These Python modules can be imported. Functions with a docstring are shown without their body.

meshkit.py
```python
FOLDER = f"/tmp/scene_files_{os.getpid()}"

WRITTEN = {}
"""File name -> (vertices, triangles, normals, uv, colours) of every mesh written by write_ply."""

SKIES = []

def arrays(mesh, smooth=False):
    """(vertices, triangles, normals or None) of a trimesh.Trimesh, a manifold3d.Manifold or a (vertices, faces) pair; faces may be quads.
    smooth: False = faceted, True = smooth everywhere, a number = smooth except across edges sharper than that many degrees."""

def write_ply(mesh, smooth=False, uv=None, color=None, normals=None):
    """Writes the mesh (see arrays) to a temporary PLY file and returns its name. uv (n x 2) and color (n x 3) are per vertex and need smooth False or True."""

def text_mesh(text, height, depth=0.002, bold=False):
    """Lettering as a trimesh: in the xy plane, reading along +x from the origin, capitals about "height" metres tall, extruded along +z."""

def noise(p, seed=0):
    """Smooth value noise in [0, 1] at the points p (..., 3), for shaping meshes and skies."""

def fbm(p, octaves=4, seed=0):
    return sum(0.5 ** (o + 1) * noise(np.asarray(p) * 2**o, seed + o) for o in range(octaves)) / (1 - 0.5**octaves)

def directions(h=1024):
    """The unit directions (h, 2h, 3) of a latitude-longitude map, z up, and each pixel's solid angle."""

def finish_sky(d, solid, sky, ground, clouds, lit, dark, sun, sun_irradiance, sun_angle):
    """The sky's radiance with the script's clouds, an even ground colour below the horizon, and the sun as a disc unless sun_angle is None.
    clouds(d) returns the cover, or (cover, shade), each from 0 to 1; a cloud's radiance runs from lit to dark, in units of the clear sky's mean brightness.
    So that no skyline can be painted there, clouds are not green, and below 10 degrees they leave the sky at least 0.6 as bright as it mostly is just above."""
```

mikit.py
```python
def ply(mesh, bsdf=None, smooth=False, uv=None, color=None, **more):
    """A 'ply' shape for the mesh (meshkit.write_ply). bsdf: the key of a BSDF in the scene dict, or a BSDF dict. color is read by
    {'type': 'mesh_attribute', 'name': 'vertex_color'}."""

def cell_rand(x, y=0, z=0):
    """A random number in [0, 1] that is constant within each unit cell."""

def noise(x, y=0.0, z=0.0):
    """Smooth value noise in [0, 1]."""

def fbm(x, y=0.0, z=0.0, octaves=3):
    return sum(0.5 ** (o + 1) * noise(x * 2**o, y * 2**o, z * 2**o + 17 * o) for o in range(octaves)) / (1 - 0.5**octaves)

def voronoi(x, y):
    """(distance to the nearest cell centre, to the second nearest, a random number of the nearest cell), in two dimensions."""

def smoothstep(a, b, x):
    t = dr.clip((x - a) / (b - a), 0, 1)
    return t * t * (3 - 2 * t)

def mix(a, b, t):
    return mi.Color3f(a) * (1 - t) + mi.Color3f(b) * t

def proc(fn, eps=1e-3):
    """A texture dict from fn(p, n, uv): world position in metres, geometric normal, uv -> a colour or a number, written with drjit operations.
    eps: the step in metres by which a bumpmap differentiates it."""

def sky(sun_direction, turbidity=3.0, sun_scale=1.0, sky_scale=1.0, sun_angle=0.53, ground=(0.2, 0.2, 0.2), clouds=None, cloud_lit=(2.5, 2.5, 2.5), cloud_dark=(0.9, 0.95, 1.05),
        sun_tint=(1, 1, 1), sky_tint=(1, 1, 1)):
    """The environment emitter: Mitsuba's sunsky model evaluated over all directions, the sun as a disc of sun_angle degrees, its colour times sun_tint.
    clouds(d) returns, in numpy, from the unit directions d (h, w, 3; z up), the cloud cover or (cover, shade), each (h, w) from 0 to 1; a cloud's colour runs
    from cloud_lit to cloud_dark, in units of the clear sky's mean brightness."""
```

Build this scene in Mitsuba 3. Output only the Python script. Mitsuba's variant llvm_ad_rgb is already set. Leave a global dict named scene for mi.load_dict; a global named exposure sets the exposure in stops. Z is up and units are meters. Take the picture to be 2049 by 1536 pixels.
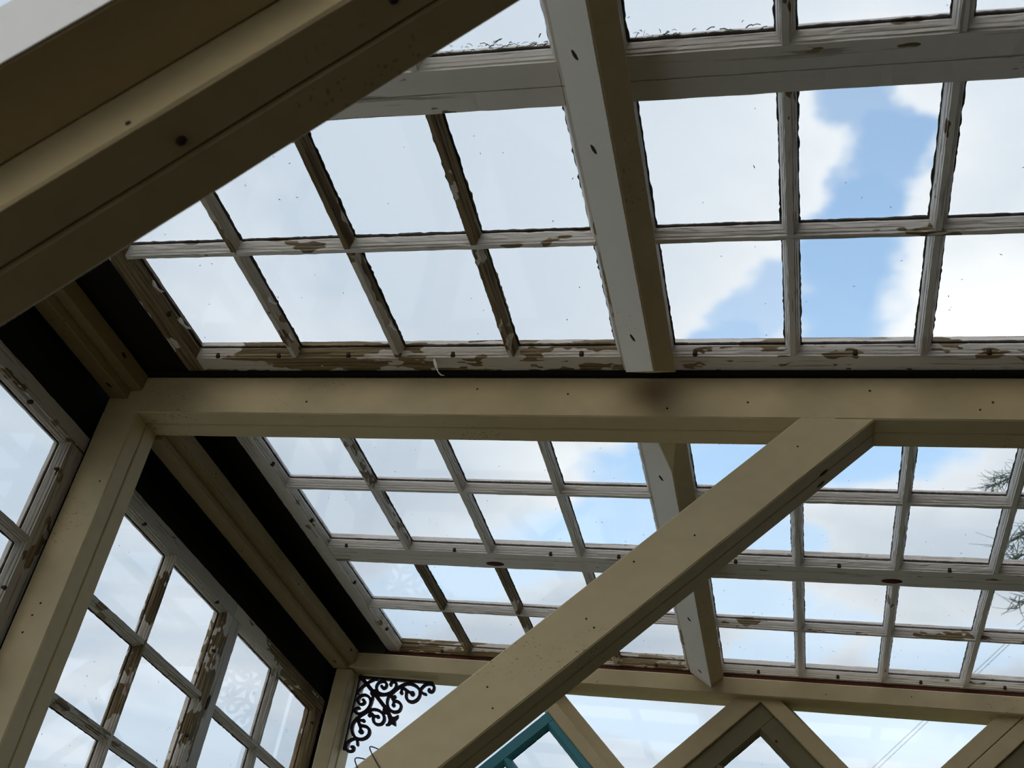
import math, random
import numpy as np, trimesh
import drjit as dr, mitsuba as mi
import mikit, meshkit
from mikit import proc, noise, fbm, cell_rand, smoothstep, mix
from shapely.geometry import LineString, Point, Polygon
from shapely.ops import unary_union

T = mi.ScalarTransform4f
scene, labels = {}, {}
rng = random.Random(7)

# ------------------------------------------------------------------ camera, sky, exposure
H = 1.45                                   # the lens is held 1.45 m above the ground; most heights below are counted from it
FWD = np.array([-.25647413, .78155392, .56867784])
UP = np.array([-.00211317, -.58880976, .80826889])
scene['camera'] = dict(type='thinlens', fov=2 * math.degrees(math.atan(1024.5 / 2287.5)), fov_axis='x', aperture_radius=.0016, focus_distance=2.3,
                       near_clip=.02, far_clip=500.0,
                       to_world=T().look_at(origin=[0, 0, H], target=[float(FWD[0]), float(FWD[1]), H + float(FWD[2])], up=[float(x) for x in UP]))
exposure = 3.15

# openings of blue in the cloud sheet: capsules in the cloud layer's own plan (east, north over height): x0, y0, x1, y1, radius, strength
GAPS = [(.078, .80, .082, .90, .034, .85), (.082, .90, .042, .99, .044, .95), (.042, .99, .030, 1.08, .050, 1.), (.033, 1.08, .035, 1.2, .064, 1.), (.035, 1.2, .04, 1.36, .072, 1.), (.04, 1.36, .02, 1.55, .075, 1.),
        (-.03, 1.13, -.10, 1.30, .040, .75), (-.10, 1.30, -.17, 1.55, .05, .9), (-.26, 1.63, .12, 1.57, .085, 1.), (.12, 1.57, .20, 1.52, .05, .8), (-.27, 1.66, -.40, 1.86, .09, .85),
        (-.42, 1.86, -.72, 2.06, .10, .55), (-.74, 2.06, -.92, 2.24, .10, .35), (-.24, 2.06, -.06, 2.12, .085, .6), (-.05, 1.84, -.12, 1.90, .06, .7), (.0, 2.2, -.1, 2.36, .09, .5),
        (.1, 2.75, .42, 2.75, .20, .30), (.2, 2.3, .36, 2.24, .09, .45), (-.56, 2.72, -.40, 2.86, .14, .25)]


def clouds(d):
    z = np.maximum(d[..., 2], .03)
    gx, gy = d[..., 0] / z, d[..., 1] / z
    far = np.sqrt(gx ** 2 + gy ** 2)
    p = np.stack([gx, gy, 0 * gx], -1)
    w1, w2 = meshkit.fbm(p * 7.0 + 3.1, 5, 1) - .5, meshkit.fbm(p * 7.0 + 9.7, 5, 2) - .5
    w3, w4 = meshkit.fbm(p * 26.0 + 1.7, 4, 3) - .5, meshkit.fbm(p * 26.0 + 6.1, 4, 4) - .5
    wx, wy = gx + .15 * w1 + .06 * w3, gy + .15 * w2 + .06 * w4
    blue = np.zeros_like(gx)
    halo = np.zeros_like(gx)
    for x0, y0, x1, y1, r, s in GAPS:
        ex, ey = x1 - x0, y1 - y0
        t = np.clip(((wx - x0) * ex + (wy - y0) * ey) / (ex * ex + ey * ey + 1e-9), 0, 1)
        q = np.hypot(wx - x0 - t * ex, wy - y0 - t * ey) / r
        b = np.clip(1.45 - q, 0, .75) / .75
        blue = np.maximum(blue, s * b * b * (3 - 2 * b))
        halo = np.maximum(halo, s * np.exp(-np.maximum(q - 1.2, 0) * r / .07))
    wide = meshkit.fbm(p * 1.1 + 40.3, 4, 5)
    open_sky = np.clip((wide - .60) / .12, 0, 1) * np.clip((far - 5.5) / 2.0, 0, 1) * 0.6
    wisps = np.clip(meshkit.fbm(p * 3.0 + 5.5, 5, 8) - .52, 0, 1) * .55
    cover = 1 - np.clip(np.maximum(blue, .7 * open_sky) + wisps * .45, 0, 1) * .97
    body = meshkit.fbm(p * 2.4 + 21.0, 5, 11)
    shade = np.clip((body - .28) / .26, 0, 1)
    near = np.exp(-((gx - .06) / .55) ** 2 - ((gy - 1.05) / .75) ** 2)      # the sheet is thinner around the gap
    return cover, np.clip((.66 + .34 * shade) * (1 - .62 * halo) * (1 - .95 * near * (1.3 - shade)), 0, 1)


scene['sky'] = mikit.sky([-.25, -.85, .47], turbidity=2.6, sun_scale=.026, sun_angle=42, sky_scale=1.0, ground=(.05, .042, .03), clouds=clouds,
                         cloud_lit=(1.10, 1.13, 1.13), cloud_dark=(.59, .70, .81), sky_tint=(1.255, 1.05, .855))
SKY_GAIN = 1.61
scene['sky']['scale'] = SKY_GAIN

# ------------------------------------------------------------------ materials


def principled(color, rough=.6, spec=.35):
    c = color if isinstance(color, dict) else {'type': 'rgb', 'value': list(color)}
    return {'type': 'twosided', 'bsdf': {'type': 'principled', 'base_color': c, 'roughness': rough, 'specular': spec}}


def cream_fn(p, n, uv):
    big = fbm(p.x * 2.3 + 4, p.y * 2.3, p.z * 2.3, 3)
    fine = fbm(p.x * 38, p.y * 38, p.z * 38, 2)
    speck = smoothstep(.80, .87, noise(p.x * 260 + 3, p.y * 260, p.z * 260)) * smoothstep(.55, .72, fbm(p.x * 6 + 9, p.y * 6, p.z * 6, 2))
    c = mix((.565, .47, .29), (.50, .405, .235), smoothstep(.35, .7, big)) * (.93 + .12 * fine)
    d2 = dr.square((p.x + .305) / .05) + dr.square((p.y - 1.75) / .05) + dr.square((p.z - 2.706) / .035)   # the smudge on the cross beam under the batten
    smudge = dr.exp(-d2) * smoothstep(.2, .7, fbm(p.x * 22, p.y * 22, p.z * 22, 3) + .25)
    c = mix(c, (.20, .12, .06), .75 * smudge)
    return mix(c, (.22, .15, .09), .65 * speck)


def oldpaint(ax, heavy, white=(.73, .72, .725)):
    """White paint on old timber whose grain runs along axis ax; heavy: how much of it has flaked off."""
    k = [40.0, 40.0, 40.0]
    k[ax] = 17.0
    lo = [13.0, 13.0, 13.0]
    lo[ax] = 3.0
    fi = [210.0, 210.0, 210.0]
    fi[ax] = 9.0

    def fn(p, n, uv):
        a = fbm(p.x * k[0], p.y * k[1], p.z * k[2], 3)
        b = fbm(p.x * lo[0] + 31, p.y * lo[1] + 7, p.z * lo[2], 2)
        grain = fbm(p.x * fi[0], p.y * fi[1], p.z * fi[2], 2)
        chip = noise(p.x * k[0] * 5, p.y * k[1] * 5, p.z * k[2] * 5)
        m = .47 * a + .45 * b + .08 * chip
        flake = smoothstep(.80 - heavy, .815 - heavy, m)
        crack = smoothstep(.60, .70, grain) * smoothstep(.38, .55, b)
        wood = mix((.13, .098, .058), (.29, .225, .135), smoothstep(.3, .7, grain))
        paint = mi.Color3f(white) * (.86 + .22 * b)
        c = mix(paint, (.16, .12, .09), .55 * crack)
        return mix(c, wood, flake)
    return fn


def plain_white(p, n, uv):
    a = fbm(p.x * 5, p.y * 1.2, p.z * 5, 3)
    s = smoothstep(.83, .88, noise(p.x * 240, p.y * 240, p.z * 240)) * smoothstep(.5, .7, fbm(p.x * 4 + 8, p.y * 4, p.z * 4, 2))
    return mix(mi.Color3f(.84, .835, .84) * (.9 + .16 * a), (.25, .18, .13), .7 * s)


scene['cream_paint'] = principled(proc(cream_fn), .55, .3)
def dark_cream_fn(p, n, uv):
    return cream_fn(p, n, uv) * mi.Color3f(.50, .46, .38)  # cream at about half tone, a little yellower, for the left plates


scene['dark_cream'] = principled(proc(dark_cream_fn), .6, .25)
scene['white_paint'] = principled(proc(plain_white), .55, .3)
for ax, a in enumerate('xyz'):
    scene[f'old_paint_{a}'] = principled(proc(oldpaint(ax, .160)), .45, .5)
    scene[f'peeling_paint_{a}'] = principled(proc(oldpaint(ax, .325, (.68, .645, .60))), .68, .2)
for ax, a in ((1, 'y'), (2, 'z')):
    scene[f'dusty_paint_{a}'] = principled(proc(oldpaint(ax, .165, (.50, .485, .46))), .55, .35)  # same white paint darkened, shade on the left wall put into its colour
scene['olive_paint'] = principled(proc(lambda p, n, uv: mix((.20, .175, .095), (.155, .135, .075), fbm(p.x * 14, p.y * 14, p.z * 14, 3))), .6, .25)
scene['teal_paint'] = principled(proc(lambda p, n, uv: mix((.045, .26, .33), (.03, .20, .26), fbm(p.x * 18, p.y * 18, p.z * 18, 3))), .45, .4)
scene['tar_board'] = principled((.012, .011, .010), .85, .15)
scene['red_wood'] = principled((.085, .028, .022), .75, .15)
scene['putty'] = principled((.045, .04, .034), .85, .1)
scene['screw_metal'] = principled((.035, .016, .012), .7, .3)
scene['iron'] = principled((.022, .012, .026), .55, .35)
scene['wire_metal'] = principled((.06, .045, .04), .5, .4)
scene['cable'] = principled((.52, .56, .60), .6, .3)
scene['debris'] = principled((.09, .07, .05), .9, .1)
scene['glass'] = {'type': 'thindielectric', 'int_ior': 1.4}
scene['moss'] = principled((.05, .07, .035), .9, .05)
scene['hazed_needles'] = {'type': 'principledthin', 'base_color': {'type': 'rgb', 'value': [.34, .40, .38]}, 'roughness': .7, 'diff_trans': .7}  # base colour paled to imitate bloom from the bright sky
scene['bark'] = principled((.12, .10, .085), .9, .1)
scene['dark_boards'] = principled((.06, .042, .028), .8, .15)  # dark boards of the two added walls that block light
scene['pale_bounce'] = principled(proc(lambda p, n, uv: mix((.58, .54, .47), (.48, .45, .38), fbm(p.x * 1.5, p.y * 1.5, 0, 4))), .95, .05)  # pale surface of the added slab that throws light upward
scene['grass'] = principled(proc(lambda p, n, uv: mix((.05, .075, .025), (.03, .045, .015), fbm(p.x * 2.5, p.y * 2.5, 0, 4))), .95, .05)
scene['earth'] = principled(proc(lambda p, n, uv: mix((.07, .044, .022), (.055, .035, .017), fbm(p.x * 1.5, p.y * 1.5, 0, 4))), .95, .05)

# ------------------------------------------------------------------ helpers


def numbered(name, used):
    if name not in used:
        return name
    k = 1
    while f'{name}_{k:03d}' in used:
        k += 1
    return f'{name}_{k:03d}'


def add(key, mesh, bsdf, smooth=False, lift=True):
    """One entry of the scene; the last part of the key gets a number when it is taken."""
    key = numbered(key, scene)
    v, f = (np.array(mesh.vertices, float), np.array(mesh.faces)) if hasattr(mesh, 'vertices') else (np.array(mesh[0], float), np.array(mesh[1]))
    v = v + [0, 0, H if lift else 0]
    scene[key] = mikit.ply((v, f), bsdf, smooth=smooth)
    return key


THINGS = set()


def thing(name, label, cat, group=None):
    key = numbered(name, THINGS | set(scene))
    THINGS.add(key)
    labels[key] = {'label': label, 'category': cat}
    if group:
        labels[key]['group'] = group
    return key


def structure(name, label, mesh, bsdf, lift=True):
    key = add(name, mesh, bsdf, lift=lift)
    labels[key] = {'label': label, 'kind': 'structure'}
    return key


def unit(v):
    v = np.asarray(v, float)
    return v / np.linalg.norm(v)


def sweep(profile, p0, p1, a, b, n=1, jitter=0.0, seed=0, cut0=None, cut1=None):
    """The closed 2-D profile (counter-clockwise in (a, b)) drawn from p0 to p1; jitter roughens it like weathered timber.
    cut0, cut1: (point, normal) of the planes that end it, instead of square ends."""
    p0, p1, a, b = (np.asarray(x, float) for x in (p0, p1, a, b))
    prof = np.asarray(profile, float)
    area = .5 * np.sum(prof[:, 0] * np.roll(prof[:, 1], -1) - np.roll(prof[:, 0], -1) * prof[:, 1])
    if area < 0:
        prof = prof[::-1]
    d = p1 - p0
    if np.dot(np.cross(a, b), d) < 0:
        flip = True
    else:
        flip = False
    m = len(prof)
    rings = []
    for i in range(n + 1):
        t = i / n
        off = prof.copy()
        if jitter and 0 < i < n:
            q = np.c_[np.full(m, t * np.linalg.norm(d) * 55), np.arange(m) * 1.7, np.full(m, seed * 3.3)]
            off = off + (np.c_[meshkit.noise(q, 1), meshkit.noise(q, 2)] - .5) * 2 * jitter
        rings.append(p0 + d * t + off[:, :1] * a + off[:, 1:] * b)
    rings = np.array(rings)
    u = unit(d)
    for cut, i in ((cut0, 0), (cut1, n)):
        if cut is not None:
            c, nn = np.asarray(cut[0], float), np.asarray(cut[1], float)
            rings[i] = rings[i] + u * (((c - rings[i]) @ nn) / (u @ nn))[:, None]
    v = rings.reshape(-1, 3)
    f = []
    for i in range(n):
        for k in range(m):
            k2 = (k + 1) % m
            A, B, C, D = i * m + k, i * m + k2, (i + 1) * m + k2, (i + 1) * m + k
            f += [(A, B, C), (A, C, D)]
    _, cap = trimesh.creation.triangulate_polygon(Polygon(prof), engine='earcut')
    cv = _
    idx = [int(np.argmin(((prof - c) ** 2).sum(1))) for c in cv]
    for tri in cap:
        x, y, z = (idx[k] for k in tri)
        pa, pb, pc = prof[x], prof[y], prof[z]
        if (pb[0] - pa[0]) * (pc[1] - pa[1]) - (pb[1] - pa[1]) * (pc[0] - pa[0]) < 0:
            y, z = z, y
        f += [(x, z, y), (n * m + x, n * m + y, n * m + z)]
    f = np.array(f)
    if flip:
        f = f[:, ::-1]
    return trimesh.Trimesh(v, f, process=False)


def chamfer_rect(w, h, c=.0025):
    return [(c, 0), (w - c, 0), (w, c), (w, h - c), (w - c, h), (c, h), (0, h - c), (0, c)]


def bar(lo, hi, axis, c=.0025, n=14, jitter=.0005, seed=0):
    """A timber with eased, slightly worn edges filling the box lo..hi, its length along axis."""
    lo, hi = np.array(lo, float), np.array(hi, float)
    o = [(1, 2), (2, 0), (0, 1)][axis]
    a, b = np.eye(3)[o[0]], np.eye(3)[o[1]]
    p1 = lo.copy()
    p1[axis] = hi[axis]
    return sweep(chamfer_rect(hi[o[0]] - lo[o[0]], hi[o[1]] - lo[o[1]], c), lo, p1, a, b, n, jitter, seed)


def box(lo, hi):
    m = trimesh.creation.box(np.array(hi, float) - np.array(lo, float))
    m.apply_translation((np.array(hi, float) + np.array(lo, float)) / 2)
    return m


def disc(center, normal, r, depth, seg=12, tilt=None, stretch=1.0, along=None):
    """A short screw head or hole plug: a chamfered cylinder standing on center, optionally stretched along a direction."""
    n_ = unit(normal)
    a = unit(np.cross(n_, [.3, .5, .81])) if along is None else unit(np.asarray(along, float) - n_ * np.dot(along, n_))
    b = np.cross(n_, a)
    c = np.asarray(center, float)
    rings = []
    for rr, hh in ((r, 0), (r, depth * .7), (r * .8, depth)):
        t = np.arange(seg) / seg * 2 * math.pi
        rings.append(c + n_ * hh + rr * (np.cos(t)[:, None] * a * stretch + np.sin(t)[:, None] * b))
    v = np.vstack(rings + [[c], [c + n_ * depth]])
    f = []
    for i in range(2):
        for k in range(seg):
            k2 = (k + 1) % seg
            f += [(i * seg + k, i * seg + k2, (i + 1) * seg + k2), (i * seg + k, (i + 1) * seg + k2, (i + 1) * seg + k)]
    for k in range(seg):
        k2 = (k + 1) % seg
        f += [(k2, k, 3 * seg), (2 * seg + k, 2 * seg + k2, 3 * seg + 1)]
    return trimesh.Trimesh(v, np.array(f), process=False)


def tube(points, r, seg=8, closed=False):
    P = np.array(points, float)
    n = len(P)
    tang = np.array([unit(P[(i + 1) % n if closed else min(i + 1, n - 1)] - P[i - 1 if closed or i else 0]) for i in range(n)])
    ref = np.array([.31, .27, .91])
    v = []
    rr = np.broadcast_to(r, n)
    for i in range(n):
        a = unit(np.cross(tang[i], ref))
        b = np.cross(tang[i], a)
        t = np.arange(seg) / seg * 2 * math.pi
        v.append(P[i] + rr[i] * (np.cos(t)[:, None] * a + np.sin(t)[:, None] * b))
    v = np.vstack(v)
    f = []
    for i in range(n if closed else n - 1):
        j = (i + 1) % n
        for k in range(seg):
            k2 = (k + 1) % seg
            f += [(i * seg + k, i * seg + k2, j * seg + k2), (i * seg + k, j * seg + k2, j * seg + k)]
    if not closed:
        v = np.vstack([v, P[:1], P[-1:]])
        for k in range(seg):
            k2 = (k + 1) % seg
            f += [(k2, k, n * seg), ((n - 1) * seg + k, (n - 1) * seg + k2, n * seg + 1)]
    return trimesh.Trimesh(v, np.array(f), process=False)


def spline(pts, n=10):
    P = np.array(pts, float)
    P = np.vstack([2 * P[0] - P[1], P, 2 * P[-1] - P[-2]])
    out = []
    for i in range(1, len(P) - 2):
        for t in np.arange(n) / n:
            a, b, c, d = P[i - 1], P[i], P[i + 1], P[i + 2]
            out.append(.5 * (2 * b + (c - a) * t + (2 * a - 5 * b + 4 * c - d) * t * t + (3 * b - a - 3 * c + d) * t ** 3))
    return np.array(out + [P[-2]])


cat_ = trimesh.util.concatenate

cat2 = trimesh.util.concatenate

# ------------------------------------------------------------------ the setting: ground, black roof edge boards
structure('ground', 'dark grass around the glasshouse', box((-40, -40, -.25), (40, 60, -.05)), 'grass', lift=False)
structure('bounce_slab', 'unseen pale slab added on two sides to bounce light into the glasshouse', cat2([box((-16, -1.3, -.05), (-1.56, 9, -.01)), box((-16, -15, -.05), (.2, -1.3, -.01))]), 'pale_bounce', lift=False)  # added reflector out of view, lights faces from below and behind
structure('floor', 'red brown earth floor inside the glasshouse', box((-1.5, -1.28, -.05), (1.6, 3.2, 0)), 'earth', lift=False)

structure('added_wall_right', 'unseen dark boarded wall added on the right to cut the light', box((1.62, -7.0, -H), (1.82, 3.3, 6.0)), 'dark_boards')  # out of view, put in and sized to hold back light from the right
structure('added_wall_left', 'unseen low boarded wall added below the side windows to shape the light', box((-1.52, .50, -H), (-1.472, 3.26, -.55)), 'dark_boards')  # out of view, put in and its height set for the light from below
Z_ROOF = 1.300            # underside of the roof sashes
YN0, YN1 = .50, .59       # near frame
YM0, YM1 = 1.753, 1.843   # middle frame
YF0, YF1 = 3.099, 3.22    # far frame

structure('trim_1', 'black tarred board along the roof edge beside the near roof windows', box((-1.52, .50, 1.3015), (-1.2885, 1.752, 1.332)), 'tar_board')
structure('trim_2', 'black tarred board along the roof edge beside the far roof windows', box((-1.52, 1.853, 1.3015), (-1.2885, 3.26, 1.332)), 'tar_board')
structure('trim_3', 'black tarred board above the side windows in the near bay', box((-1.507, .50, 1.136), (-1.482, 1.83, 1.3)), 'tar_board')
structure('trim_4', 'black tarred board above the side windows in the far bay', box((-1.507, 1.832, 1.139), (-1.482, 3.239, 1.3)), 'tar_board')
structure('trim_5', 'black tarred strip between sash and corner post', box((-1.515, 1.765, -1.0), (-1.470, 1.858, 1.134)), 'tar_board')
structure('trim_6', 'black tarred board over the cross beam', box((-1.45, 1.741, 1.2935), (1.615, 1.863, 1.2995)), 'tar_board')
structure('trim_7', 'black tarred strip between sash and far post', box((-1.515, 3.240, -1.0), (-1.399, 3.27, 1.3)), 'tar_board')
structure('trim_8', 'dark red packing strip between far beam and roof windows', box((-1.30, 3.205, 1.2475), (1.615, 3.225, 1.2985)), 'red_wood')

# ------------------------------------------------------------------ timbers
X_END = 1.615


def nails(owner, pts, normal, r=.0022):
    for q in pts:
        add(owner + '__nail', disc(np.asarray(q) - unit(normal) * .0015, normal, r, .0022, 10), 'screw_metal')


def holes(owner, pts, normal, along, r=.0048, stretch=2.0):
    for q in pts:
        k = add(owner + '__screw', disc(np.asarray(q) - unit(normal) * .003, normal, r, .0036, 14, stretch=stretch, along=along), 'screw_metal')


beam = thing('cross_beam', 'cream painted double plank beam running level across the middle of the glass roof', 'beam')
add(beam + '__plank', bar((-1.46, YM0, 1.2), (X_END, YM0 + .0440, 1.292), 0, n=60, jitter=.0006, seed=1), 'cream_paint')
add(beam + '__plank', bar((-1.46, YM0 + .0460, 1.2), (X_END, YM1, 1.292), 0, n=60, jitter=.0006, seed=2), 'cream_paint')
nails(beam, [(-1.001, YM0, 1.23), (-.644, YM0, 1.263), (-.267, YM0, 1.22), (.095, YM0, 1.262), (.278, YM0, 1.222), (-.12, YM0, 1.235), (-.46, YM0, 1.252), (.30, YM0, 1.238)], (0, -1, 0))

post = thing('corner_post', 'cream painted double plank post rising to the left end of the cross beam', 'post')
add(post + '__plank', bar((-1.463, YM0, -H), (-1.379, YM0 + .0440, 1.1995), 2, n=50, jitter=.0006, seed=3), 'cream_paint')
add(post + '__plank', bar((-1.463, YM0 + .0460, -H), (-1.379, YM1, 1.1995), 2, n=50, jitter=.0006, seed=4), 'cream_paint')
nails(post, [(-1.43, YM0, .70), (-1.425, YM0, .735), (-1.418, YM0, .76), (-1.40, YM0, 1.03)], (0, -1, 0), .0022)


def knee_brace(owner, y0, y1, mats, seed, v_up=-1.229, v_lo=-1.097, x_top=None, z_end=-.17):
    """A 45 degree brace of two planks, from under a beam (z = 1.2) down to the left to the post (x = -1.379)."""
    s = math.sqrt(.5)
    for i, (a0, a1) in enumerate(((y0, (y0 + y1) / 2 - .0009), ((y0 + y1) / 2 + .0009, y1))):
        w = (v_lo - v_up) * s
        zt = 1.2
        # start on the lower edge: x - z = v_lo
        top, bot = np.array([v_lo + zt, a0, zt]), np.array([-1.379, a0, -1.379 - v_lo])
        prof = chamfer_rect(w, a1 - a0, .0025)
        # a: across the brace, up and left; b: +y
        add(owner + '__plank', sweep(prof, bot, top, (-s, 0, s), (0, 1, 0), 44, .0006, seed + i, cut0=((-1.379, 0, 0), (1, 0, 0)), cut1=((0, 0, zt), (0, 0, 1))), mats[i])


brace = thing('knee_brace', 'long cream painted brace slanting down to the left from the underside of the cross beam', 'brace')
knee_brace(brace, YM0, YM1, ('cream_paint', 'cream_paint'), 11)
holes(brace, [(.015, 1.794, 1.112), (.010, 1.825, 1.107)], (1, 0, -1), (1, 0, 1), .0055, 2.0)
nails(brace, [(-.37, YM0, .79), (-.355, YM0, .775), (-.52, YM0, .66), (-.505, YM0, .625), (-.03, YM0, 1.14), (-.3, YM0, .90), (-.2, YM0, .955)], (0, -1, 0), .0018)

brace2 = thing('knee_brace', 'blurred dark brace of two planks slanting through the top left corner close to the lens', 'brace')
knee_brace(brace2, YN0, YN1, ('cream_paint', 'cream_paint'), 21)
holes(brace2, [(-.33, YN0 + .022, .764), (-.475, YN0 + .03, .617)], (1, 0, -1), (1, 0, 1), .0035, 1.3)
nails(brace2, [(-.503, YN0, .607)], (0, -1, 0), .0026)
brace3 = thing('knee_brace', 'white faced plank brace in the extreme top left corner, fixed to the blurred brace', 'brace')
s_ = math.sqrt(.5)
add(brace3 + '__plank', sweep(chamfer_rect(.0735, .0675, .002), (-1.379, .432, -.216), (.037, .432, 1.2), (-s_, 0, s_), (0, 1, 0), 40, .0005, 31, cut0=((-1.379, 0, 0), (1, 0, 0)), cut1=((0, 0, 1.2), (0, 0, 1))), 'cream_paint')
add(brace3 + '__painted_face', sweep(chamfer_rect(.0735, .0015, .0004), (-1.379, .4303, -.216), (.037, .4303, 1.2), (-s_, 0, s_), (0, 1, 0), 1, 0, 0, cut0=((-1.379, 0, 0), (1, 0, 0)), cut1=((0, 0, 1.2), (0, 0, 1))), 'white_paint')
labels[brace3 + '__painted_face'] = {'label': 'white painted face'}

beam2 = thing('cross_beam', 'cream double plank beam above the blurred brace at the near end of the roof', 'beam')
add(beam2 + '__plank', bar((-1.46, YN0, 1.2), (X_END, YN0 + .0445, 1.292), 0, n=30, seed=5), 'cream_paint')
add(beam2 + '__plank', bar((-1.46, YN0 + .0455, 1.2), (X_END, YN1, 1.292), 0, n=30, seed=6), 'cream_paint')
add(beam2 + '__ledger', bar((-1.46, .4303, 1.2), (X_END, .4995, 1.292), 0, n=30, seed=7), 'cream_paint')
post2 = thing('corner_post', 'cream double plank post that carries the near end beam', 'post')
add(post2 + '__plank', bar((-1.463, YN0, -H), (-1.379, YN0 + .0445, 1.1995), 2, n=20, seed=8), 'cream_paint')
add(post2 + '__plank', bar((-1.463, YN0 + .0455, -H), (-1.379, YN1, 1.1995), 2, n=20, seed=9), 'cream_paint')
add(post2 + '__plank', bar((-1.463, .4303, -H), (-1.379, .4995, 1.1995), 2, n=20, seed=10), 'cream_paint')

# wall plates on the left: an outer plank set a little lower than the inner one
plate = thing('wall_plate', 'dull ochre stepped plate on the left roof edge, between blurred brace and corner post', 'wall plate')
add(plate + '__plank', sweep([(0, 0), (.039, -.001), (.0405, .0005), (.0405, .058), (0, .058)], (-1.4565, YN1, 1.235), (-1.4565, YM0 - .0005, 1.235), (1, 0, 0), (0, 0, 1), 40, .0005, 41), 'dark_cream')
add(plate + '__plank', sweep([(0, 0), (.022, .001), (.0255, .004), (.028, .039), (0, .039)], (-1.4155, YN1, 1.254), (-1.4155, YM0 - .0005, 1.254), (1, 0, 0), (0, 0, 1), 40, .0005, 42), 'dark_cream')
holes(plate, [(-1.434, 1.702, 1.2345)], (0, 0, -1), (.12, 1, 0), .0045, 2.2)
holes(plate, [(-1.3885, 1.655, 1.276)], (1, 0, -.1), (0, 1, 0), .0045, 2.2)
nails(plate, [(-1.389, 1.42, 1.275), (-1.389, 1.1, 1.28)], (1, 0, -.1))
plate2 = thing('wall_plate', 'dull ochre stepped plate on the left roof edge, between corner post and far post', 'wall plate')
add(plate2 + '__plank', sweep([(0, 0), (.044, 0), (.046, .002), (.046, .058), (0, .058)], (-1.408, YM1 + .001, 1.191), (-1.408, YF0 - .0005, 1.191), (1, 0, 0), (0, 0, 1), 44, .0005, 43), 'dark_cream')
add(plate2 + '__plank', sweep([(0, 0), (.017, .006), (.019, .009), (.021, .045), (0, .045)], (-1.3615, YM1 + .001, 1.204), (-1.3615, YF0 - .0005, 1.204), (1, 0, 0), (0, 0, 1), 44, .0005, 44), 'dark_cream')
holes(plate2, [(-1.384, 3.045, 1.1905)], (0, 0, -1), (.12, 1, 0), .0045, 1.5)
holes(plate2, [(-1.341, 3.045, 1.230)], (1, 0, -.1), (0, 1, 0), .0045, 1.5)
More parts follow.
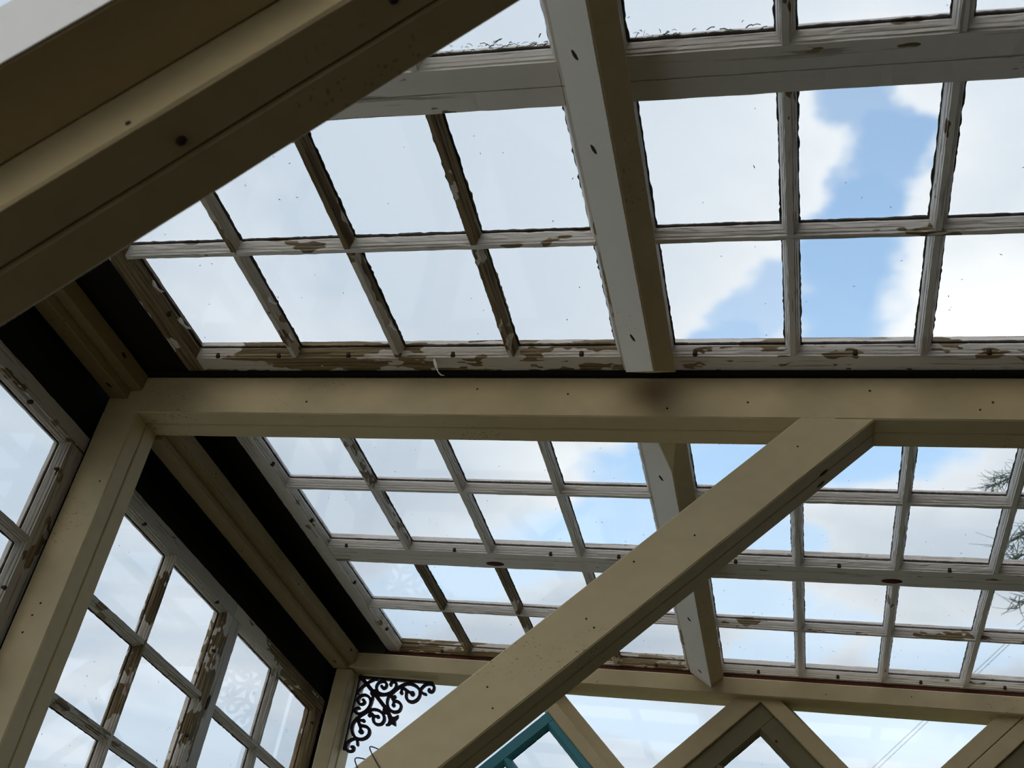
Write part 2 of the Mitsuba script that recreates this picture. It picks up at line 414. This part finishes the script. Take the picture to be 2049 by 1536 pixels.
nails(plate2, [(-1.341, 2.05, 1.232), (-1.39, 2.35, 1.1908), (-1.341, 2.6, 1.225)], (1, 0, -.5), .002)

beam3 = thing('end_beam', 'cream stepped beam across the far end over the diamond windows', 'beam')
add(beam3 + '__plank', bar((-1.398, YF0, 1.197), (X_END, YF0 + .052, 1.2465), 0, n=60, jitter=.0006, seed=51), 'cream_paint')
add(beam3 + '__plank', bar((-1.398, YF0 + .053, 1.206), (X_END, YF1, 1.2465), 0, n=60, jitter=.0006, seed=52), 'cream_paint')
nails(beam3, [(-.60, YF0, 1.206), (.03, YF0, 1.215), (.25, YF0, 1.225), (-.9, YF0, 1.22)], (0, -1, 0), .0016)
post3 = thing('end_post', 'narrow cream post in the far left corner beside the iron bracket', 'post')
add(post3 + '__plank', bar((-1.398, YF0, -H), (-1.349, YF0 + .05, 1.190), 2, n=50, jitter=.0005, seed=53), 'cream_paint')
add(post3 + '__plank', bar((-1.398, YF0 + .051, -H), (-1.346, YF1, 1.196), 2, n=50, jitter=.0005, seed=54), 'cream_paint')

# battens under the joints of the roof sashes: a square timber hung on its corner, its left face painted white
L_, A_, R_ = np.array([-.3385, 0, 1.2545]), np.array([-.2765, 0, 1.2115]), np.array([-.2445, 0, 1.2475])
T_ = L_ + (R_ - A_)


def trim(mesh, plane):
    if plane is None:
        return mesh
    import manifold3d
    m = manifold3d.Manifold(manifold3d.Mesh(np.asarray(mesh.vertices, np.float32), np.asarray(mesh.faces, np.uint32)))
    n_ = unit(plane[1])
    c = m.trim_by_plane([float(x) for x in n_], float(np.dot(n_, plane[0]))).to_mesh()
    return trimesh.Trimesh(c.vert_properties[:, :3], c.tri_verts, process=False) if len(c.tri_verts) else mesh


def batten(label, y0, y1, cut0, cut1, hole_y, seed, taper=None):
    t = thing('roof_batten', label, 'batten')
    o = np.array([0, 0, 0])
    ctr = (L_ + R_) / 2
    prof = []
    cs = [A_, R_, T_, L_]
    for i, c in enumerate(cs):
        pr, nx = cs[i - 1], cs[(i + 1) % 4]
        prof += [c + unit(pr - c) * .002, c + unit(nx - c) * .002]
    prof = [(q[0], q[2]) for q in prof]
    add(t + '__timber', trim(sweep(prof, (0, y0, 0), (0, y1, 0), (1, 0, 0), (0, 0, 1), 50, .0005, seed, cut0, cut1), taper), 'cream_paint')
    nrm = unit(np.cross(A_ - L_, [0, 1, 0]))
    if nrm[2] > 0:
        nrm = -nrm
    e0, e1 = L_ + unit(A_ - L_) * .0012, A_ - unit(A_ - L_) * .0012
    q = [e0 + nrm * .0003, e1 + nrm * .0003, e1 + nrm * .0016, e0 + nrm * .0016]
    k = add(t + '__painted_face', trim(sweep([(x[0], x[2]) for x in q], (0, y0, 0), (0, y1, 0), (1, 0, 0), (0, 0, 1), 50, .0003, seed + 1, cut0, cut1), taper), 'white_paint')
    labels[k] = {'label': 'white painted left face'}
    mid = (L_ + A_) / 2
    for y, s in hole_y:
        add(t + '__screw_hole', disc(mid + (A_ - L_) * s + np.array([0, y, 0]) - nrm * .001, nrm, .0042, .0034, 16, stretch=2.1, along=np.array([.45, 1, -.3])), 'screw_metal')
    return t


bev = lambda y, s: ((0, y, 1.2115), (0, 1, -1.42 * s))
batten('white and cream roof batten between the near roof windows, ending at the cross beam', YN1 + .01, 1.625, None, bev(1.625, 1), [(.95, -.04), (1.118, -.04), (1.555, .0)], 61)
batten('white and cream roof batten between the far roof windows, pointed end on the far beam', YM1 + .001, YF0 - .001, None, None, [(2.02, .02), (2.70, .02), (3.03, .05)], 71, taper=((-.2765, 1.968, 1.2115), (-.25, 1, 6.5)))

# ------------------------------------------------------------------ window sashes
GW, TH, MW = .0205, .040, .009       # glass plane, thickness, width of the moulding


def rail_profile(S):
    return [(0, 0), (S - MW, 0), (S - MW + .0004, .0035), (S - .0062, .0042), (S - .0045, .0085), (S - .0032, .0095), (S - .001, .0145), (S, .0165), (S, GW - .001), (S - .006, GW), (S - .006, TH), (0, TH)]


MUNTIN = [(-.0048, 0), (.0048, 0), (.0054, .0032), (.0072, .0042), (.0088, .0085), (.0102, .0095), (.0122, .0145), (.013, .0165), (.013, GW - .001), (.0042, GW), (.0035, TH - .004),
          (-.0035, TH - .004), (-.0042, GW), (-.013, GW - .001), (-.013, .0165), (-.0122, .0145), (-.0102, .0095), (-.0088, .0085), (-.0072, .0042), (-.0054, .0032)]


def sash(name, label, cat, frame, us, vs, mats, screws=(), seed=0, group=None, smear=1.0, muntin_mats=None, debris=7):
    """A glazed sash. frame: (origin, U, V, W) of its inner face, W pointing out of the house. us, vs: outer edge, glass edge, muntin centres..., glass edge, outer edge.
    mats: BSDFs of (stile at u0, stile at u1, rail at v0, rail at v1, muntins along v, muntins along u). screws: (u, v) on the inner face."""
    o, U, V, W = (np.asarray(x, float) for x in frame)
    at = lambda u, v, w: o + U * u + V * v + W * w
    t = thing(name, label, cat, group or {'skylight': 'roof windows', 'casement': 'side windows in the left wall', 'diamond_casement': 'diamond windows at the far end'}.get(name))
    u0, ug0, *um, ug1, u1 = us
    v0, vg0, *vm, vg1, v1 = vs
    nv, nu = max(8, int((v1 - v0) / .016)), max(8, int((u1 - u0) / .016))
    J = .0007
    add(t + '__stile', sweep(rail_profile(ug0 - u0), at(u0, v0, 0), at(u0, v1, 0), U, W, nv, J, seed + 1), mats[0])
    add(t + '__stile', sweep(rail_profile(u1 - ug1), at(u1, v0, 0), at(u1, v1, 0), -U, W, nv, J, seed + 2), mats[1])
    add(t + '__rail', sweep(rail_profile(vg0 - v0), at(ug0 - .008, v0, .0004), at(ug1 + .008, v0, .0004), V, W, nu, J, seed + 3), mats[2])
    add(t + '__rail', sweep(rail_profile(v1 - vg1), at(ug0 - .008, v1, .0004), at(ug1 + .008, v1, .0004), -V, W, nu, J, seed + 4), mats[3])
    for i, u in enumerate(um):
        m = (muntin_mats or {}).get(('v', i), mats[4])
        add(t + '__muntin', sweep(MUNTIN, at(u, vg0 - .008, .0008), at(u, vg1 + .008, .0008), U, W, nv, J * 1.2, seed + 10 + i), m)
    for i, v in enumerate(vm):
        m = (muntin_mats or {}).get(('u', i), mats[5])
        add(t + '__muntin', sweep(MUNTIN, at(ug0 - .008, v, .0004), at(ug1 + .008, v, .0004), V, W, nu, J * 1.2, seed + 20 + i), m)
    uc = [ug0 - .004, *um, ug1 + .004]
    vc = [vg0 - .004, *vm, vg1 + .004]
    r = random.Random(seed * 77 + 5)
    smears, bits = [], []
    for i in range(len(uc) - 1):
        for j in range(len(vc) - 1):
            a0, a1 = uc[i] + (.0048 if i else 0), uc[i + 1] - (.0048 if i < len(uc) - 2 else 0)
            b0, b1 = vc[j] + (.0048 if j else 0), vc[j + 1] - (.0048 if j < len(vc) - 2 else 0)
            w = GW + .0012
            add(t + '__pane', (np.array([at(a0, b0, w), at(a1, b0, w), at(a1, b1, w), at(a0, b1, w)]), np.array([(0, 2, 1), (0, 3, 2)])), 'glass')
            # ragged putty left on the outside of the glass
            e0, e1 = (uc[i] + .013 if i else ug0), (uc[i + 1] - .013 if i < len(uc) - 2 else ug1)
            f0, f1 = (vc[j] + .013 if j else vg0), (vc[j + 1] - .013 if j < len(vc) - 2 else vg1)
            for (pa, pb, inn, ln) in (((e0, f0), (e0, f1), (1, 0), f1 - f0), ((e1, f0), (e1, f1), (-1, 0), f1 - f0), ((e0, f0), (e1, f0), (0, 1), e1 - e0), ((e0, f1), (e1, f1), (0, -1), e1 - e0)):
                n = max(6, int(ln / .007))
                ph = r.random() * 90
                v_, f_ = [], []
                for k in range(n + 1):
                    s = k / n
                    q = np.array(pa) + (np.array(pb) - np.array(pa)) * s
                    nn = float(meshkit.noise(np.array([s * ln * 120 + ph, seed * 1.3, 0.5])))
                    n2 = float(meshkit.noise(np.array([s * ln * 22 + ph, seed * 2.3, 7.5])))
                    wd = smear * (.0006 + .0030 * max(0, nn - .25) * (.35 + n2))
                    back = q - np.array(inn) * .003
                    q2 = q + np.array(inn) * wd
                    for (x, y), hh in ((back, GW + .0018), (q2, GW + .0018), (q2, GW + .0045), (back, GW + .0065)):
                        v_.append(at(x, y, hh))
                for k in range(n):
                    for a_, b_ in ((0, 1), (1, 2), (2, 3)):
                        A, B, C, D = 4 * k + a_, 4 * k + b_, 4 * (k + 1) + b_, 4 * (k + 1) + a_
                        f_ += [(A, B, C), (A, C, D)]
                smears.append(trimesh.Trimesh(np.array(v_), np.array(f_), process=False))
            for _k in range(r.randint(debris // 2, debris) if debris else 0):
                x, y, ang = e0 + (e1 - e0) * r.random(), f0 + (f1 - f0) * r.random() ** .7, r.random() * 6.28
                l, h = r.uniform(.0010, .0032) * (1.6 if r.random() < .12 else 1), r.uniform(.0004, .0009)
                dx, dy = np.array([math.cos(ang), math.sin(ang)]) * l, np.array([-math.sin(ang), math.cos(ang)]) * h
                q = [np.array([x, y]) - dx, np.array([x, y]) + dy, np.array([x, y]) + dx, np.array([x, y]) - dy]
                top = np.array([x, y])
                vv = np.array([at(*z, GW + .0016) for z in q] + [at(*top, GW + .0026)])
                bits.append(trimesh.Trimesh(vv, np.array([(0, 2, 1), (0, 3, 2), (0, 1, 4), (1, 2, 4), (2, 3, 4), (3, 0, 4)]), process=False))
    add(t + '__putty', cat_(smears), 'putty')
    if bits:
        k = add(t + '__debris', cat_(bits), 'debris')
        labels[k] = {'label': 'dark specks of dirt lying on the panes', 'kind': 'stuff'}
    for u, v in screws:
        add(t + '__screw', disc(at(u, v, .010), -W, .0046, .0088, 12), 'screw_metal')
    return t


ROOF = ((0, 0, Z_ROOF), (1, 0, 0), (0, 1, 0), (0, 0, 1))
SY_, SZ_ = 'dusty_paint_y', 'dusty_paint_z'
OX, OY, OZ, PX, PY, PZ = (f'{a}_paint_{b}' for a in ('old', 'peeling') for b in 'xyz')
U1 = [-1.288, -1.242, -1.026, -.803, -.569, -.364, -.3115]
U2 = [-.3105, -.2555, -.0395, .184, .398, .601, .656]
VA = [.400, .455, .715, 1.002, 1.0535]
VB = [1.0555, 1.100, 1.3875, 1.690, 1.751]
VC = [1.865, 1.935, 2.220, 2.5135, 2.5485]
VD = [2.550, 2.611, 2.890, 3.187, 3.2275]

a1 = sash('skylight', 'nearest left roof window, cut by the blurred brace at the top of the picture', 'window sash', ROOF, U1, VA, (OY, OY, OX, OX, OY, OX), seed=1, smear=2.0)
a2 = sash('skylight', 'nearest right roof window in the top right corner, pane ends with dark rotten putty', 'window sash', ROOF, U2, VA, (OY, OY, OX, OX, OY, OX), seed=2, smear=2.4)
b1 = sash('skylight', 'badly peeled roof window left of the near batten, its far rail bare brown wood', 'window sash', ROOF, U1, VB, (PY, OY, OX, PX, PY, OX), seed=3, smear=2.2,
          screws=[(-.909, 1.697), (-.688, 1.697), (-.431, 1.697), (-1.20, 1.697), (-1.062, 1.697), (-1.246, 1.56)])
b2 = sash('skylight', 'roof window right of the near batten above the cross beam, showing blue sky between clouds', 'window sash', ROOF, U2, VB, (OY, OY, OX, OX, OY, OX), seed=4, smear=2.0,
          screws=[(-.216, 1.697), (.069, 1.697), (.293, 1.697)])
c1 = sash('skylight', 'roof window just beyond the cross beam, left of the far batten', 'window sash', ROOF, U1, VC, (OY, OY, OX, OX, OY, OX), seed=5, smear=1.4,
          screws=[(-1.196, 2.521), (-.897, 2.521), (-.643, 2.521), (-.47, 2.521), (-1.247, 2.39), (-1.247, 2.12)])
c2 = sash('skylight', 'roof window just beyond the cross beam, right of the far batten, feathery branch above it', 'window sash', ROOF, U2, VC, (OY, OY, OX, OX, OY, OX), seed=6, smear=1.4,
          screws=[(-.185, 2.521), (.055, 2.521), (.30, 2.521), (.52, 2.521)])
d1 = sash('skylight', 'farthest left roof window, its muntins worn to brown wood, crossed by the long brace', 'window sash', ROOF, U1, VD, (OY, OY, OX, PX, PY, OX), seed=7, smear=1.4,
          screws=[(-1.11, 3.194), (-.90, 3.194), (-.68, 3.194), (-.45, 3.194), (-1.247, 2.74), (-1.247, 3.05)])
d2 = sash('skylight', 'farthest right roof window resting on the far beam, right of the far batten', 'window sash', ROOF, U2, VD, (OY, OY, OX, OX, OY, OX), seed=8, smear=1.4,
          screws=[(-.156, 3.194), (.063, 3.194), (.284, 3.194), (.50, 3.194)])

# finger grips worn into the meeting rails, hanging curls of paint, moss
for t, q in ((d1, (-.800, 2.578)), (d2, (.176, 2.577))):
    k = add(t + '__finger_grip', disc((q[0], q[1], Z_ROOF + .002), (0, 0, -1), .011, .0035, 18, stretch=2.2, along=(1, 0, 0)), 'red_wood')
    labels[k] = {'label': 'rust red oval finger grip in the rail'}


def flake(owner, p, d, width, length, mat, curl=.4, drop=.006):
    """A curl of paint that has come loose at p and hangs off along d."""
    d = unit(d)
    side = unit(np.cross(d, [0, 0, 1]))
    v = []
    for i in range(7):
        s = i / 6
        c = np.array(p) + d * length * s + np.array([0, 0, -drop * math.sin(s * 2.2) * (1 + curl)])
        w = width * (1 - .45 * s) * (.8 + .3 * math.sin(s * 9))
        for e, h in ((-1, 0), (1, 0), (1, .0006), (-1, .0006)):
            v.append(c + side * e * w / 2 + np.array([0, 0, h]))
    f = []
    for i in range(6):
        for a_ in range(4):
            b_ = (a_ + 1) % 4
            f += [(4 * i + a_, 4 * i + b_, 4 * i + 4 + b_), (4 * i + a_, 4 * i + 4 + b_, 4 * i + 4 + a_)]
    f += [(0, 1, 2), (0, 2, 3), (24, 26, 25), (24, 27, 26)]
    add(owner + '__paint_flake', trimesh.Trimesh(np.array(v), np.array(f), process=False), mat)


flake(b1, (-.728, 1.702, Z_ROOF), (.42, .8, 0), .007, .036, 'white_paint', drop=.016)
flake(b1, (-1.243, 1.47, Z_ROOF + .015), (.45, .9, 0), .012, .030, 'white_paint')
flake(b1, (-1.240, 1.585, Z_ROOF + .015), (.5, .8, 0), .014, .030, 'white_paint')
flake(b1, (-1.018, 1.52, Z_ROOF + .012), (.75, .6, 0), .010, .022, 'white_paint')
flake(b1, (-1.016, 1.63, Z_ROOF + .012), (.5, .9, 0), .007, .018, 'white_paint')
flake(b1, (-.793, 1.60, Z_ROOF + .012), (.5, .9, 0), .007, .022, 'white_paint')
flake(b1, (-.80, 1.12, Z_ROOF + .010), (-.6, .6, 0), .008, .02, 'white_paint')
flake(c1, (-1.243, 2.40, Z_ROOF + .012), (.6, .8, 0), .006, .02, 'white_paint')
flake(d1, (-1.243, 2.98, Z_ROOF + .015), (.4, .9, 0), .012, .03, 'white_paint')
r_ = random.Random(3)
for owner, x0, x1, n_ in ((a1, -.62, -.365, 95), (a2, -.25, -.06, 60)):
    ms = []
    for k in range(n_):
        x, y, l, a_ = r_.uniform(x0, x1), 1.006 - abs(r_.gauss(0, .010)), r_.uniform(.003, .012), r_.gauss(0, .5)
        dx, dy = math.cos(a_) * l, math.sin(a_) * l
        ms.append(tube([(x, y, 1.3235), (x + dx * .5, y + dy * .5, 1.3262), (x + dx, y + dy, 1.3238)], r_.uniform(.0003, .0009), 4))
    k = add(owner + '__moss', cat_(ms), 'moss')
    labels[k] = {'label': 'dry moss and rotten putty along the edge of the glass', 'kind': 'stuff'}

# side windows in the left wall: sashes laid on their side, facing in (+x)
XW = -1.470
WALL = ((XW, 0, 0), (0, 0, 1), (0, 1, 0), (-1, 0, 0))
UW = [.165, .235, .441, .657, .873, 1.0885, 1.1345]
wmats = (SY_, SY_, SZ_, SZ_, SY_, SZ_)
sash('casement', 'side window left of the corner post at the left edge of the picture', 'window sash', WALL, UW, [1.055, 1.115, 1.410, 1.703, 1.760], (SY_, SY_, SZ_, SZ_, SY_, SZ_), seed=31, smear=1.2,
     screws=[(1.093, 1.565), (1.03, 1.711), (.768, 1.711), (.52, 1.711)])
sash('casement', 'side window just right of the corner post, peeling white mullion down its middle', 'window sash', WALL, UW, [1.862, 1.912, 2.205, 2.505, 2.5455], (SY_, SY_, SZ_, PZ, SY_, PZ), seed=32, smear=1.2,
     screws=[(1.095, 2.049), (1.095, 2.453), (.988, 2.512), (.770, 2.512), (.56, 2.512)])
w3 = sash('casement', 'last side window in the left wall, beside the far post, brown flaked edge', 'window sash', WALL, UW, [2.547, 2.603, 2.887, 3.185, 3.236], (SY_, PY, SZ_, PZ, SY_, SZ_), seed=33, smear=1.6,
     screws=[(1.05, 3.194), (.85, 3.194)])
add(w3 + '__finger_grip', disc((XW - .001, 2.552, .868), (1, 0, 0), .006, .003, 14, stretch=3.4, along=(0, .1, 1)), 'screw_metal')

# ------------------------------------------------------------------ far end: diamond lattice
S2 = math.sqrt(.5)
DR, DL, DY = np.array([S2, 0, -S2]), np.array([-S2, 0, -S2]), np.array([0, 1, 0])     # down to the right, down to the left


def uv_pt(u, v, y):      # u = x + z is constant along a leg that falls to the right, v = x - z along one that falls to the left
    return np.array([(u + v) / 2, y, (u - v) / 2])


YD = 3.118


def leg(name, label, kind, c0, c1, e0, e1, back0, back1, cut_top=1.197, seed=0):
    """A lattice stud of a front plank and a wider plank behind it. kind 'r' falls to the right (c0, c1 bound u), 'l' to the left (c0, c1 bound v); e0, e1: its ends in the other coordinate."""
    t = thing(name, label, 'lattice stud', 'lattice studs at the far end')
    for (b0, b1, y0, y1, dx) in ((c0, c1, YD, YD + .030, 0), (back0, back1, YD + .031, YF1 - .004, 0)):
        prof = chamfer_rect((b1 - b0) * S2, y1 - y0, .0018)
        if kind == 'r':
            p0, p1, a = uv_pt(b0, e0, y0), uv_pt(b0, e1, y0), np.array([S2, 0, S2])
        else:
            p0, p1, a = uv_pt(e0, b0, y0), uv_pt(e1, b0, y0), np.array([S2, 0, -S2])
        cut = ((0, 0, cut_top if y0 == YD else 1.2055), (0, 0, 1))
        add(t + '__plank', sweep(prof, p0, p1, a, DY, 30, .0005, seed, cut0=cut), 'cream_paint')
    return t


leg('lattice_stud', 'cream lattice stud falling to the right beside the teal diamond window', 'r', .379, .4275, -2.0, -1.36, .379, .479, seed=81)
leg('lattice_stud', 'cream lattice stud rising to the left side of the peak under the far batten', 'l', -1.408, -1.333, 1.0, .4815, -1.410, -1.335, seed=82)
leg('lattice_stud', 'cream lattice stud falling to the right from the peak above the olive diamond window', 'r', 1.0465, 1.107, -1.33, -.66, 1.048, 1.125, seed=83)
leg('lattice_stud', 'cream lattice stud of two planks in the bottom right corner', 'l', -.733, -.672, 1.71, 1.128, -.735, -.672, seed=84)
s5 = leg('lattice_stud', 'outer cream plank with a dark gap beside it at the bottom right corner', 'l', -.6695, -.613, 1.78, 1.128, -.668, -.613, seed=85)
sill = thing('end_sill', 'cream sill beam that the lattice studs stand on, below the picture', 'beam')
add(sill + '__plank', bar((-1.345, YF0, .74), (X_END, YF1, .835), 0, n=30, seed=55), 'cream_paint')


def diamond(label, u_r, v_l, su, sv, mu, mv, mat, fw, seed, yo):
    """A small square sash turned on its corner: top corner at u = u_r, v = v_l; su, sv its sides in metres."""
    o = uv_pt(u_r, v_l, yo)
    frame = (o, DR, DL, DY)
    U_ = [0, fw[0], *mv, su - fw[0], su]
    V_ = [0, fw[1], *mu, sv - fw[1], sv]
    return sash('diamond_casement', label, 'window sash', frame, U_, V_, (mat,) * 6, seed=seed, smear=.7, debris=3)


# u falls along DL: a distance s along DL lowers u by s * sqrt 2; along DR it raises v by the same
diamond('teal blue diamond window with small panes at the bottom edge behind the long brace', .378, -1.853, .308, .318, [.1725], [], 'teal_paint', (.037, .027), 91, YD + .004)
d_ol = diamond('olive diamond window under the lattice peak at the bottom edge', 1.0455, -1.331, .410, .450, [.2065], [.2110], 'olive_paint', (.058, .059), 92, YD + .010)
diamond('dark olive diamond window in the bottom right corner', 1.735, -.611, .42, .45, [.2065], [.2110], 'olive_paint', (.058, .059), 93, YD + .010)
add(d_ol + '__screw', disc(uv_pt(.985, -1.185, YD + .011), (0, -1, 0), .004, .002, 10), 'red_wood')

for lab, pts in (('fixed triangular pane between the teal and olive diamond windows, under the far beam', [(.479, -1.93), (.479, -1.410), (1.0, -1.410)]),
                 ('fixed triangular pane right of the olive diamond window, under the far beam', [(1.125, -1.29), (1.125, -.735), (1.68, -.735)])):
    t = thing('triangular_pane', lab, 'window pane', 'triangular panes at the far end')
    z_t = 1.2055
    (ul, _), (uc_, vc_), (_, vr) = pts
    P = [np.array([ul - z_t, 3.185, z_t]), np.array([vr + z_t, 3.185, z_t]), uv_pt(uc_, vc_, 3.185)]
    Q = [p + DY * .003 for p in P]
    add(t, (np.array(P + Q), np.array([(0, 1, 2), (3, 5, 4), (0, 3, 4), (0, 4, 1), (1, 4, 5), (1, 5, 2), (2, 5, 3), (2, 3, 0)])[:1]), 'glass')
# ------------------------------------------------------------------ iron bracket
SA = [(0.0771, 0.028), (0.0835, 0.0325), (0.0905, 0.0284), (0.0914, 0.0205), (0.0844, 0.0131), (0.0747, 0.0119), (0.0652, 0.0171), (0.0611, 0.0279), (0.0651, 0.0393), (0.0763, 0.0476), (0.0914, 0.0497), (0.1062, 0.0447), (0.1162, 0.0362), (0.1219, 0.026), (0.1203, 0.0157), (0.1131, 0.0104), (0.1057, 0.0129), (0.1039, 0.0196)]
SB = [(0.0681, 0.0521), (0.0916, 0.0503), (0.1116, 0.045), (0.1213, 0.0352), (0.1334, 0.0239), (0.15, 0.0149), (0.1669, 0.0136), (0.1838, 0.0189), (0.1966, 0.0296), (0.2004, 0.0447), (0.1947, 0.058), (0.1819, 0.0653), (0.1682, 0.0625), (0.1602, 0.0529), (0.1581, 0.0402), (0.1551, 0.0327), (0.146, 0.0269)]
SC = [(0.1975, 0.0308), (0.2038, 0.02), (0.2125, 0.0116), (0.2252, 0.0094), (0.2365, 0.0137), (0.2398, 0.0238), (0.235, 0.0319), (0.2257, 0.0313), (0.2253, 0.0262)]
SD = [(0.1119, 0.0462), (0.1054, 0.0583), (0.1053, 0.0725), (0.1117, 0.086), (0.123, 0.0953), (0.1354, 0.0982), (0.1475, 0.0934), (0.1508, 0.0817), (0.1453, 0.072), (0.135, 0.067), (0.1255, 0.0658), (0.1192, 0.0611), (0.1147, 0.0499)]
SE = [[(0.1533, 0.0302), (0.1653, 0.0371), (0.1765, 0.0401)], [(0.1407, 0.0272), (0.1425, 0.0413)], [(0.2012, 0.0331), (0.2103, 0.0389), (0.2184, 0.0402)], [(0.1192, 0.0611), (0.1249, 0.0543)], [(0.1248, 0.0684), (0.1258, 0.0786)], [(0.0252, 0.024), (0.0389, 0.0138), (0.0509, 0.0077), (.058, .0075)]]
SX = [(0.006, 0.004), (0.0577, 0.0477), (0.106, 0.0903), (0.1262, 0.1153)]
SF = [(0.1169, 0.1034), (0.1283, 0.1133), (0.1386, 0.1125), (0.1483, 0.106), (0.1486, 0.1135), (0.1426, 0.1216), (0.1469, 0.135), (0.1439, 0.1359), (0.1311, 0.1313), (0.1258, 0.1367), (0.117, 0.1381), (0.1159, 0.1363), (0.1221, 0.132), (0.1227, 0.1232), (0.1161, 0.1111)]
BALLS = [(0.0776, 0.0273, .0046), (0.104, 0.0202, .0044), (0.1768, 0.0414, .0072), (0.1425, 0.0413, .0052), (0.226, 0.0261, .0045), (0.1249, 0.0543, .0048), (0.1264, 0.0785, .0055), (.2165, .0400, .0035)]
half = [LineString(spline(s, 8)).buffer(w) for s, w in ((SA, .0037), (SB, .0040), (SC, .0037), (SD, .0038))] + [LineString(s).buffer(.0033) for s in SE] + [Point(x, y).buffer(r) for x, y, r in BALLS]
half = unary_union(half)
from shapely import affinity
mirror = affinity.affine_transform(half, [0, 1.0 / .91, .91, 0, 0, 0])
flat = unary_union([half, mirror, LineString(SX).buffer(.0056), Polygon(SF).buffer(.0006), Point(.057, .048).buffer(.0105), Point(.108, .094).buffer(.0115),
                    LineString([(0, .0035), (.232, .0050)]).buffer(.0026), LineString([(.0035, 0), (.0050, .214)]).buffer(.0026)]).simplify(.0003)
bracket = thing('iron_bracket', 'black cast iron scrollwork bracket in the corner between far post and far beam', 'bracket')
ms = [trimesh.creation.extrude_polygon(gm, .010, engine='earcut') for gm in getattr(flat, 'geoms', [flat])]
mb = cat_(ms)
vv = np.array(mb.vertices)
mb = trimesh.Trimesh(np.c_[-1.3440 + vv[:, 0] * 1.02, 3.155 + vv[:, 2], 1.1955 - vv[:, 1] * 1.06], mb.faces, process=False)
mb.fix_normals()
add(bracket, mb, 'iron')

# ------------------------------------------------------------------ wire wound round the brace
wire = thing('wire', 'thin rusty wire looped twice round the lower end of the long brace', 'wire')
for k, (c_, ph) in enumerate(((-.674, .014), (-.655, .010))):
    # c_: x of the loop on the brace's centre line
    ctr = np.array([c_, (YM0 + YM1) / 2, c_ + 1.163])
    al, ac = np.array([S2, 0, S2]), np.array([-S2, 0, S2])
    pts = []
    for i in range(40):
        t = i / 40 * 2 * math.pi
        cx, cy = math.cos(t), math.sin(t)
        q = (abs(cx) ** 4 + abs(cy) ** 4) ** -.25
        a_, y_ = q * cx * .0495, q * cy * .0475
        if cx > .2:
            a_ += .020 * cx
        pts.append(ctr + ac * (a_ + .001) + DY * y_ + al * (ph * cy))
    add(wire + '__loop', tube(pts, .0011, 6, closed=True), 'wire_metal', smooth=True)

# ------------------------------------------------------------------ outside: overhead cables, a feathery tree
for i, (p, q, lab) in enumerate((((1.009, 21.101), (2.421, 15.858), 'upper of two thin overhead cables behind the lower right panes'), ((1.109, 21.074), (2.484, 15.848), 'lower of two thin overhead cables behind the lower right panes'))):
    p, q = np.array(p), np.array(q)
    dd = q - p
    t = thing('overhead_cable', lab, 'cable', 'overhead cables')
    pts = [np.r_[p + dd * s, 7.0] for s in np.linspace(-3, 5, 30)]
    add(t, tube(pts, .0042, 6), 'cable')

tree = thing('tree', 'feathery haze paled green tree reaching over the right end of the roof', 'tree')
r_ = random.Random(12)
trunk = [np.array([3.6, 8.2, -H]), np.array([3.5, 8.1, 1.0]), np.array([3.45, 8.0, 3.2]), np.array([3.3, 7.9, 5.4]), np.array([3.25, 7.8, 6.6])]
add(tree + '__trunk', tube(spline(trunk, 6), np.linspace(.16, .03, 25), 10), 'bark', smooth=True)
tips = [((3.4, 8.0, 4.1), (2.2, 7.3, 4.55), (1.50, 7.0, 4.43), (1.13, 7.0, 4.26)), ((3.45, 8.0, 3.6), (2.3, 7.3, 4.12), (1.55, 7.0, 4.02), (1.19, 7.0, 3.84)), ((3.45, 8.0, 3.5), (2.3, 7.3, 4.02), (1.60, 7.0, 3.90), (1.21, 7.0, 3.72)),
        ((3.45, 8.0, 3.2), (2.4, 7.3, 3.75), (1.7, 7.0, 3.6), (1.22, 7.0, 3.42)), ((3.4, 8.0, 4.6), (2.4, 7.6, 5.2), (1.7, 7.2, 5.1), (1.45, 7.1, 4.9)), ((3.45, 8.0, 3.0), (2.6, 7.4, 3.3), (2.0, 7.0, 3.2), (1.55, 7.0, 2.98))]
leaves = []
for k, tp in enumerate(tips):
    c = spline(tp, 12)
    add(tree + '__branch', tube(c, np.linspace(.03, .004, len(c)), 6), 'bark', smooth=True)
    for i in range(8, len(c)):
        for _ in range(11):
            f0 = c[i] + np.array([r_.gauss(0, .015), r_.gauss(0, .04), r_.gauss(0, .015)])
            d = unit([r_.uniform(-1, .4), r_.gauss(0, .5), r_.uniform(-1.1, .25)])
            L = r_.uniform(.05, .15)
            bend = np.array([r_.gauss(0, .5), r_.gauss(0, .3), r_.uniform(-.2, .7)])
            pts = [f0 + d * L * s + bend * L * s * s * .8 for s in np.linspace(0, 1, 6)]
            leaves.append(tube(pts, np.linspace(.0036, .0012, 6), 4))
k = add(tree + '__foliage', cat_(leaves), 'hazed_needles')
labels[k] = {'label': 'curling feathery foliage', 'kind': 'stuff'}
